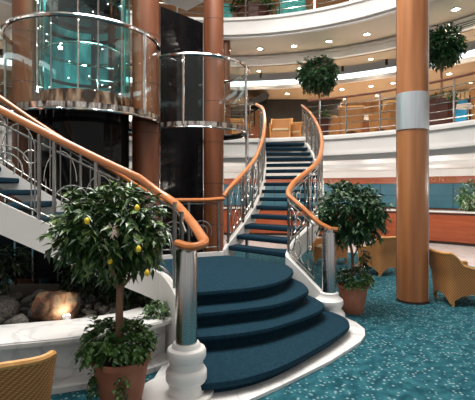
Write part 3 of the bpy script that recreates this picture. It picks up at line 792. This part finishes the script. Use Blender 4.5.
# ------------------------------------------------------------------ plants
def foliage(c, rx, ry, rz, nspray, nleaf, ll, lw, seed, shape=None, twig=.18, droop=.5, inner=.55, cut=None):
    rnd = random.Random(seed); b = MB(); c = Vector(c)
    for _ in range(nspray):
        while True:
            d = Vector((rnd.gauss(0, 1), rnd.gauss(0, 1), rnd.gauss(0, 1))).normalized()
            if cut is None or d.z > cut: break
        f = rnd.uniform(inner, 1) ** .6
        lump = 1 + .10 * math.sin(d.x * 5 + seed) + .10 * math.sin(d.z * 6 + d.y * 4 + seed * 2)
        p = c + Vector((d.x * rx, d.y * ry, d.z * rz)) * f * lump
        t = (d + Vector((rnd.uniform(-.6, .6), rnd.uniform(-.6, .6), rnd.uniform(-.5, .2) - droop * .5))).normalized()
        for k in range(nleaf):
            q = p + t * twig * (k / nleaf) + Vector((0, 0, -droop * twig * (k / nleaf) ** 2))
            s = t.cross(Vector((rnd.uniform(-.4, .4), rnd.uniform(-.4, .4), 1))); s.normalize()
            ld = t * .6 + s * (1 if k % 2 else -1) * rnd.uniform(.4, 1.0) + Vector((0, 0, rnd.uniform(-.7, .15)))
            b.leaf(q, ld, Vector((rnd.uniform(-.5, .5), rnd.uniform(-.5, .5), 1)).normalized(), ll * rnd.uniform(.7, 1.2), lw * rnd.uniform(.7, 1.15))
    return b
def pot_part(t, c, prof, mat, soil_r, soil_z):
    b = MB(); b.lathe(prof, c, 40, caps=True); pt = b.build('pot', mat, t)
    b = MB(); b.lathe([(soil_r, soil_z - .015), (soil_r * .5, soil_z + .005), (0, soil_z + .01)], c, 24); b.build('soil', 'soil', pt)
POTP = [(.118, .002), (.125, .01), (.155, .15), (.182, .31), (.186, .33), (.198, .335), (.20, .37), (.192, .375), (.178, .37), (.170, .30)]
# citrus tree in front
T1 = Vector((-.905, 3.27, 0))
t = thing('potted_tree', 'citrus tree with yellow fruit in a terracotta pot with trailing ivy', 'potted tree', T1)
pot_part(t, T1, [(r * 1.14, z * 1.10) for r, z in POTP], 'terracotta', .195, .37)
b = MB(); tr = Path([T1 + Vector((.0, 0, .32)), T1 + Vector((-.012, 0, .55)), T1 + Vector((-.015, 0, .75)), T1 + Vector((-.01, 0, .95)), T1 + Vector((-.03, .02, 1.2))], 5).p
b.tube(tr, [.036 - .014 * i / len(tr) for i in range(len(tr))], 10)
for dx, dy, dz in ((.25, .05, .28), (-.26, -.05, .22), (.05, .25, .3), (-.05, -.25, .25)):
    b.tube([T1 + Vector((-.012, 0, .92)), T1 + Vector((dx * .5, dy * .5, .92 + dz * .6)), T1 + Vector((dx, dy, .92 + dz * 1.2))], [.014, .010, .004], 6)
b.build('trunk', 'bark', t)
CC = Vector((-1.02, 3.36, 1.40))
fo = foliage(CC, .37, .34, .29, 420, 10, .095, .038, 11, twig=.13, droop=.35, inner=.35).build('foliage', 'leaf', t, smooth=0)
foliage(T1 + Vector((-.025, .03, .50)), .25, .23, .15, 170, 9, .055, .036, 5, twig=.09, droop=.4, inner=.4, cut=-.1).build('ivy', 'ivy', t, smooth=0)
b = foliage(T1 + Vector((-.19, -.06, .34)), .06, .08, .15, 40, 8, .045, .03, 6, twig=.08, droop=1.0)
b.build('ivy', 'ivy', t, smooth=0)
b = foliage(T1 + Vector((.06, -.21, .32)), .03, .025, .08, 9, 7, .04, .028, 7, twig=.06, droop=1.0); b.build('ivy', 'ivy', t, smooth=0)
for px, py in ((87, 221), (137, 208), (138.5, 249), (110, 261), (147, 273)):
    p = at(px, py, 2.955 if py < 255 else 3.02); b = MB()
    b.lathe([(0, -.024), (.010, -.021), (.018, -.008), (.018, .006), (.012, .018), (.004, .024), (0, .026)], p, 14); b.build('fruit', 'lemon', fo)
p = at(113, 230, 2.95); b = MB()
for k in range(7):
    b.leaf(p + Vector((rnd.uniform(-.01, .01), 0, rnd.uniform(-.02, .02))), Vector((rnd.uniform(-1, .3) if k % 2 else .5, -.3, rnd.uniform(-1, 1))), Vector((0, -1, .3)), .055, .014)
b.build('blossom', 'pink', fo, smooth=0)
# ficus by the far newel
T2 = Vector((1.60, 5.83, 0))
t = thing('potted_tree', 'ficus tree in a terracotta pot beside the far steel newel post', 'potted tree', T2)
pot_part(t, T2, [(r * 1.08, z * 1.06) for r, z in POTP], 'terracotta', .185, .35)
b = MB(); b.tube(Path([T2 + Vector((0, 0, .33)), T2 + Vector((-.01, 0, .55)), T2 + Vector((.0, .02, .78)), T2 + Vector((-.06, 0, 1.1))], 5).p, .02, 8)
b.tube([T2 + Vector((.0, .0, .5)), T2 + Vector((.1, 0, .64)), T2 + Vector((.16, 0, .85))], [.012, .010, .006], 6)
b.tube([T2 + Vector((.0, .0, .75)), T2 + Vector((.15, .1, .98)), T2 + Vector((.22, .15, 1.2))], [.012, .010, .006], 6)
b.build('trunk', 'bark', t)
foliage(T2 + Vector((-.03, 0, 1.40)), .41, .38, .35, 560, 10, .085, .036, 23, twig=.13, droop=.3, inner=.3).build('foliage', 'leaf2', t, smooth=0)
foliage(T2 + Vector((.09, -.05, .75)), .06, .06, .11, 14, 8, .08, .032, 24, twig=.10).build('foliage', 'leaf2', t, smooth=0)
foliage(T2 + Vector((0, 0, .46)), .25, .25, .14, 150, 9, .05, .03, 25, twig=.09, droop=.5, inner=.4, cut=-.1).build('ivy', 'ivy', t, smooth=0)
# trees on the upper balcony
for px, R, label, sd, cy, rr, dz in ((319, 6.75, 'round ficus in a plum pot on the balcony beside the stair head', 31, 1.74, .50, 0), (441, 6.55, 'round ficus in a plum pot on the balcony behind the banded column', 37, 1.80, .42, 0)):
    p = on_ring(px, R); p.z = 3.07
    t = thing('potted_tree', label, 'potted tree', p)
    b = MB(); b.lathe([(.24, 0), (.25, .02), (.33, .56), (.36, .57), (.36, .66), (.33, .67), (.31, .60)], p, 8); b.build('pot', 'plum_pot', t, smooth=20)
    b = MB(); b.lathe([(.31, .6), (0, .62)], p, 20); b.build('soil', 'soil', t)
    b = MB(); b.tube([p + Vector((0, 0, .6)), p + Vector((.02, 0, 1.1)), p + Vector((-.02, 0, 1.75))], [.03, .026, .018], 8); b.build('trunk', 'bark', t)
    foliage(p + Vector((0, 0, cy + .12)), rr * .95, rr * .95, rr * .82, 460, 10, .11, .05, sd, twig=.14, inner=.3, droop=.3).build('foliage', 'leaf2', t, smooth=0)
    foliage(p + Vector((0, 0, .70)), .32, .32, .12, 60, 8, .07, .04, sd + 1, twig=.1, cut=-.2).build('ivy', 'ivy', t, smooth=0)
# plant on the reception counter
p = on_ring(470, 10.55); p.z = 1.05
t = thing('counter_plant', 'variegated leafy plant standing on the reception counter', 'plant', p)
b = MB(); b.lathe([(.12, 0), (.16, .2), (.165, .22), (.14, .21)], p, 20); b.build('pot', 'plum_pot', t)
foliage(p + Vector((0, 0, .52)), .28, .28, .42, 130, 8, .13, .055, 41, twig=.16, inner=.2).build('foliage', leafmat('variegated_leaf', (.02, .09, .02), (.06, .2, .05), (.7, .72, .6)), t, smooth=0)
# shrubs and ground plants in the planter
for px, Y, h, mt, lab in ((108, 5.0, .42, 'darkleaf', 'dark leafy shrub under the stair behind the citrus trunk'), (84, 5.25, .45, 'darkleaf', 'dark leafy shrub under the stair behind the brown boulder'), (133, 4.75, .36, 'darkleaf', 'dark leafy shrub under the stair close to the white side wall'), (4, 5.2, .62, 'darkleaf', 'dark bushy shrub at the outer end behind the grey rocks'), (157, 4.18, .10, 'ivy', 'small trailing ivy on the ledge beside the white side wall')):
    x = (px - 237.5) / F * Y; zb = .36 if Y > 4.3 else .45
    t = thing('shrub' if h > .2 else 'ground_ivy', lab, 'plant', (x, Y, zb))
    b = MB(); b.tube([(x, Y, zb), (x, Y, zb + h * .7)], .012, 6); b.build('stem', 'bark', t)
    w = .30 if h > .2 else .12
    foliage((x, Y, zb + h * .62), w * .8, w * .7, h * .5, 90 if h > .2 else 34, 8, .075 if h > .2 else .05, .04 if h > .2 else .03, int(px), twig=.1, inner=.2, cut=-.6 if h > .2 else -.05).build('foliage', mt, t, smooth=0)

# ------------------------------------------------------------------ wicker armchairs
def U(t_):                      # plan of the shell: from the right arm front, round the back, to the left arm front
    a = PI * (t_ * 1.0)
    e = .55
    cx, sy = math.cos(a), math.sin(a)
    x = .31 * math.copysign(abs(cx) ** e, cx); y = .06 + .27 * abs(sy) ** e
    return x, y
def shell_pts():
    pts = []
    n = 12
    for i in range(n): pts.append((.31, -.33 + .30 * i / n))
    m = 32
    for i in range(m + 1):
        a = PI * i / m; cx, sy = math.cos(a), math.sin(a); e = .36
        pts.append((.31 * math.copysign(abs(cx) ** e, cx), -.03 + .36 * abs(sy) ** e))
    for i in range(1, n + 1): pts.append((-.31, -.03 - .30 * i / n))
    return pts
def make_chair():
    t = thing('wicker_armchair', '', 'armchair')
    P = shell_pts(); m = len(P); rows = 9; vs = []
    tops = []
    for (x, y) in P:
        u = (y + .33) / .66                                   # 0 at the arm front, 1 at the back
        f = max(0, min(1, (u - .60) / .32)); f = f * f * (3 - 2 * f)
        ztop = .57 + .23 * f + .012 * f * (abs(x) / .31) ** 6
        ax = abs(x) / .31; arch = 1.0
        # arched lower edge between the corner feet
        if u > .97: w = 1 - (abs(x) / .25) ** 2
        else: w = 1 - ((u - .5) / .45) ** 2
        zb = .03 + .15 * max(0, w) ** .7
        tops.append((x, y, ztop, f))
        col = []
        for r in range(rows + 1):
            k = r / rows; z = zb + (ztop - zb) * k
            fl = .86 + .10 * min(1, z / .55) + .20 * max(0, (z - .45)) * (.6 + 1.3 * f)
            yy = (y - .0) * fl + (.10 * max(0, z - .4) * f)
            col.append(Vector((x * fl, yy, z)))
        vs.append(col)
    d = .018
    b = MB(); n1 = rows + 1
    out = []; inn = []
    for i in range(m):
        a = vs[max(i - 1, 0)][4]; c = vs[min(i + 1, m - 1)][4]
        tn = Vector((c.x - a.x, c.y - a.y, 0)); tn.normalize(); nn = Vector((tn.y, -tn.x, 0))
        out += [v + nn * d for v in vs[i]]; inn += [v - nn * d for v in vs[i]]
    allv = out + inn; o = m * n1; fs = []
    for i in range(m - 1):
        for r in range(rows):
            q = i * n1 + r; fs.append((q, q + n1, q + n1 + 1, q + 1)); fs.append((o + q, o + q + 1, o + q + n1 + 1, o + q + n1))
        q = i * n1; fs.append((q, o + q, o + q + n1, q + n1)); q += rows; fs.append((q, q + n1, o + q + n1, o + q))
    for i in (0, m - 1):
        for r in range(rows):
            q = i * n1 + r; fs.append((q, q + 1, o + q + 1, o + q))
    b.add(allv, fs); shl = b.build('shell', 'wicker', t)
    b = MB(); b.tube([v[-1] for v in vs], .024, 8); b.build('rim', 'wicker_rim', shl)
    for sx in (-1, 1):
        i = 0 if sx > 0 else m - 1
        b = MB(); b.tube([v + Vector((0, -.008, 0)) for v in vs[i]], .02, 8); b.build('arm_front', 'wicker_rim', shl)
    b = MB(); b.box((0, -.05, .30), (.52, .50, .10)); b.build('seat', 'wicker', t, bevel=.01)
    b = MB(); b.box((0, -.04, .395), (.50, .50, .09)); b.build('seat_cushion', 'cushion', t, bevel=.03)
    # front apron with an arch
    b = MB(); vv = []; ff = []
    for i in range(17):
        x = -.262 + .524 * i / 16; zb = .03 + .12 * max(0, 1 - (x / .235) ** 2) ** .7
        for yy in (-.305, -.285):
            vv += [Vector((x, yy, zb)), Vector((x, yy, .34))]
    for i in range(16):
        q = i * 4; ff += [(q, q + 4, q + 5, q + 1), (q + 2, q + 3, q + 7, q + 6), (q, q + 2, q + 6, q + 4), (q + 1, q + 5, q + 7, q + 3)]
    ff += [(0, 1, 3, 2), (64, 66, 67, 65)]
    b.add(vv, ff); b.build('apron', 'wicker', t)
    for x, y in ((.255, -.275), (-.255, -.275), (.235, .235), (-.235, .235)):
        b = MB(); b.tube([(x, y, .0), (x * 1.02, y * 1.02, .30)], [.02, .026], 8); b.build('leg', 'wicker_rim', t)
    return t
ch = make_chair(); fc = [True]
def chair(x, y, z, face, label, group, sc=1.0):
    o = ch if fc[0] else copy_tree(ch); fc[0] = False
    o.location = (x, y, z); o.rotation_euler = (0, 0, math.atan2(face[1], face[0]) + PI / 2); o.scale = (sc,) * 3
    o['label'] = label; o['group'] = group
G1 = 'wicker armchairs on the teal carpet'
chair(-1.47, 2.60, 0, (-.40, .917), 'wicker armchair closest to the viewer, its woven back in front of the marble planter', G1, .93)
chair(3.36, 6.38, 0, (1, .08), 'wicker armchair at the right of the wooden column, seen from its side', G1, .97)
chair(2.90, 8.56, 0, (-.42, .9), 'wicker armchair half hidden behind the wooden column, back towards the stairs', G1, .97)
chair(2.18, 9.75, 0, (-.8, -.6), 'wicker armchair behind the ficus by the far newel post', G1, .97)
def bal_chair(px, R, facing, label, sc=.98):
    p = on_ring(px, R); chair(p.x, p.y, 3.07, facing, label, 'wicker armchairs on the balcony', sc)
bal_chair(336, 8.0, (.8, .5), 'balcony wicker armchair set back behind the plum pot by the stair head')
bal_chair(351, 6.75, (.2, .95), 'balcony wicker armchair with its back to the railing, next to the plum pot')
bal_chair(387, 6.75, (-.5, .85), 'balcony wicker armchair just left of the banded column')
bal_chair(413, 8.1, (-.2, -.9), 'balcony wicker armchair hidden behind the banded column')
bal_chair(489, 6.95, (.6, .8), 'balcony wicker armchair at the right edge of the view')
bal_chair(281, 7.2, (-.2, -1), 'balcony wicker armchair seen over the top step of the stair')
bal_chair(297, 7.9, (-.6, -.8), 'balcony wicker armchair just right of the one over the top step')
bal_chair(237, 6.9, (.4, -.9), 'balcony wicker armchair seen through the glass beside the black lift')
def table(x, y, z, label, r=.36, h=.68):
    t = thing('round_table', label, 'table', (x, y, z))
    b = MB(); b.lathe([(0, h - .03), (r - .01, h - .03), (r, h - .015), (r - .008, h), (0, h)], (x, y, z), 32); b.build('table_top', 'table', t)
    b = MB(); b.lathe([(.03, .03), (.025, h - .03)], (x, y, z), 14); b.build('pedestal', 'chrome', t)
    b = MB(); b.lathe([(.22, 0), (.22, .015), (.04, .04), (0, .04)], (x, y, z), 24); b.build('foot', 'chrome', t)
table(2.74, 9.4, 0, 'white round table between the ficus and the half hidden armchair', .28, .55)
p = on_ring(372, 7.6); table(p.x, p.y, 3.07, 'round table between the balcony armchairs left of the column')
p = on_ring(468, 7.7); table(p.x, p.y, 3.07, 'round table between the balcony armchairs right of the column')

# ------------------------------------------------------------------ on the topmost balcony
p = on_ring(253, 6.75); p.z = 6.25
t = thing('planter_pot', 'wide plum planter on the topmost balcony behind its railing', 'planter', p)
b = MB(); b.lathe([(.36, 0), (.38, .02), (.46, .60), (.50, .61), (.50, .70), (.46, .71), (.44, .64)], p, 10); b.build('pot', 'plum_pot', t, smooth=20)
b = MB(); b.lathe([(.44, .64), (0, .66)], p, 16); b.build('soil', 'soil', t)
foliage(p + Vector((0, 0, .85)), .55, .5, .3, 90, 9, .13, .06, 51, cut=-.2).build('foliage', 'ivy', t, smooth=0)
p = on_ring(291, 6.8); p.z = 6.25
t = thing('teal_lounge_chair', 'teal upholstered lounge chair on the topmost balcony', 'armchair', p)
b = MB(); b.box(p + Vector((0, .1, .30)), (.66, .6, .22)); b.build('seat', 'teal_fabric', t, bevel=.05)
b = MB(); b.box(p + Vector((0, -.28, .52)), (.72, .16, .85)); b.build('backrest', 'teal_fabric', t, bevel=.05)
for sx in (-1, 1):
    b = MB(); b.box(p + Vector((.36 * sx, .06, .38)), (.1, .62, .46)); b.build('arm', 'teal_fabric', t, bevel=.03)
    for sy in (-.22, .32):
        b = MB(); b.tube([p + Vector((.3 * sx, sy, 0)), p + Vector((.3 * sx, sy, .2))], .022, 6); b.build('leg', 'wood_dark', t)
p = on_ring(314.5, 6.35); p.z = 6.25
t = thing('bollard_lamp', 'small terracotta coloured post lamp on the topmost balcony', 'lamp', p)
b = MB(); b.lathe([(.09, 0), (.09, .03), (.06, .05), (.06, .42), (.085, .45), (.085, .50), (.03, .56), (0, .57)], p, 16); b.build('body', 'terracotta', t)
b = MB(); b.ring(p, .061, .066, .30, .36, 0, 2 * PI, 16); b.build('collar', 'chrome', t)
p = on_ring(222, 6.6); p.z = 6.25
t = thing('teal_lounge_chair', 'teal lounge chair at the start of the topmost balcony beside the cherry wood column', 'armchair', p)
b = MB(); b.box(p + Vector((0, 0, .35)), (.6, .6, .3)); b.build('seat', 'teal_fabric', t, bevel=.05)
b = MB(); b.box(p + Vector((0, .3, .6)), (.6, .12, .7)); b.build('backrest', 'teal_fabric', t, bevel=.04)
for sx in (-1, 1):
    for sy in (-.22, .22):
        b = MB(); b.tube([p + Vector((.25 * sx, sy, 0)), p + Vector((.25 * sx, sy, .22))], .022, 6); b.build('leg', 'wood_dark', t)

# ------------------------------------------------------------------ light
w = bpy.data.worlds.new('world'); S.world = w; w.use_nodes = True
bg = w.node_tree.nodes['Background']; bg.inputs[0].default_value = (1.0, .97, .93, 1); bg.inputs[1].default_value = .26
def area(loc, target, size, power, col):
    l = bpy.data.lights.new('overhead_fill', 'AREA'); l.shape = 'DISK'; l.size = size; l.energy = power; l.color = col
    o = bpy.data.objects.new('overhead_fill', l); COL.objects.link(o); o.location = loc
    o.rotation_euler = (Vector(target) - Vector(loc)).to_track_quat('-Z', 'Y').to_euler()
area((-.5, 5.0, 8.93), (-.5, 5.0, 0), 4.6, 520, (1, .97, .92))  # added overhead disk filling the atrium with soft light
for R, nn, pw in ((3.3, 8, 65), (5.6, 12, 65)):
    for q in range(nn):
        a = 2 * PI * (q + .5) / nn
        lamp_light(C0 + Vector((R * math.cos(a), R * math.sin(a), 8.86)), pw, (1, .93, .82), 2.4, .8, .06)
for R, d0, d1, nn, pw in ((7.3, 5, 100, 9, 26), (9.4, 2, 104, 10, 34), (7.6, 112, 195, 5, 14)):  # bare point lights added below the soffit to brighten the lobby
    for q in range(nn):
        l = bpy.data.lights.new('lobby_fill', 'POINT'); l.energy = pw * .36; l.color = (1, .92, .82); l.shadow_soft_size = .2
        lo = bpy.data.objects.new('lobby_fill', l); COL.objects.link(lo); lo.location = polar(R, d0 + (d1 - d0) * q / (nn - 1), 1.8)

# ------------------------------------------------------------------ camera
cam = bpy.data.cameras.new('camera'); cam.sensor_fit = 'HORIZONTAL'; cam.sensor_width = 36
cam.lens = 36 * F / 475; cam.shift_y = -10 / 475; cam.clip_start = .05
co = bpy.data.objects.new('camera', cam); COL.objects.link(co); co.location = (0, 0, EYE); co.rotation_euler = (PI / 2, 0, 0)
S.camera = co
S.view_settings.view_transform = 'Standard'; S.view_settings.look = 'None'
S.view_settings.exposure = 0.98; S.view_settings.gamma = 1; S.view_settings.use_curve_mapping = False
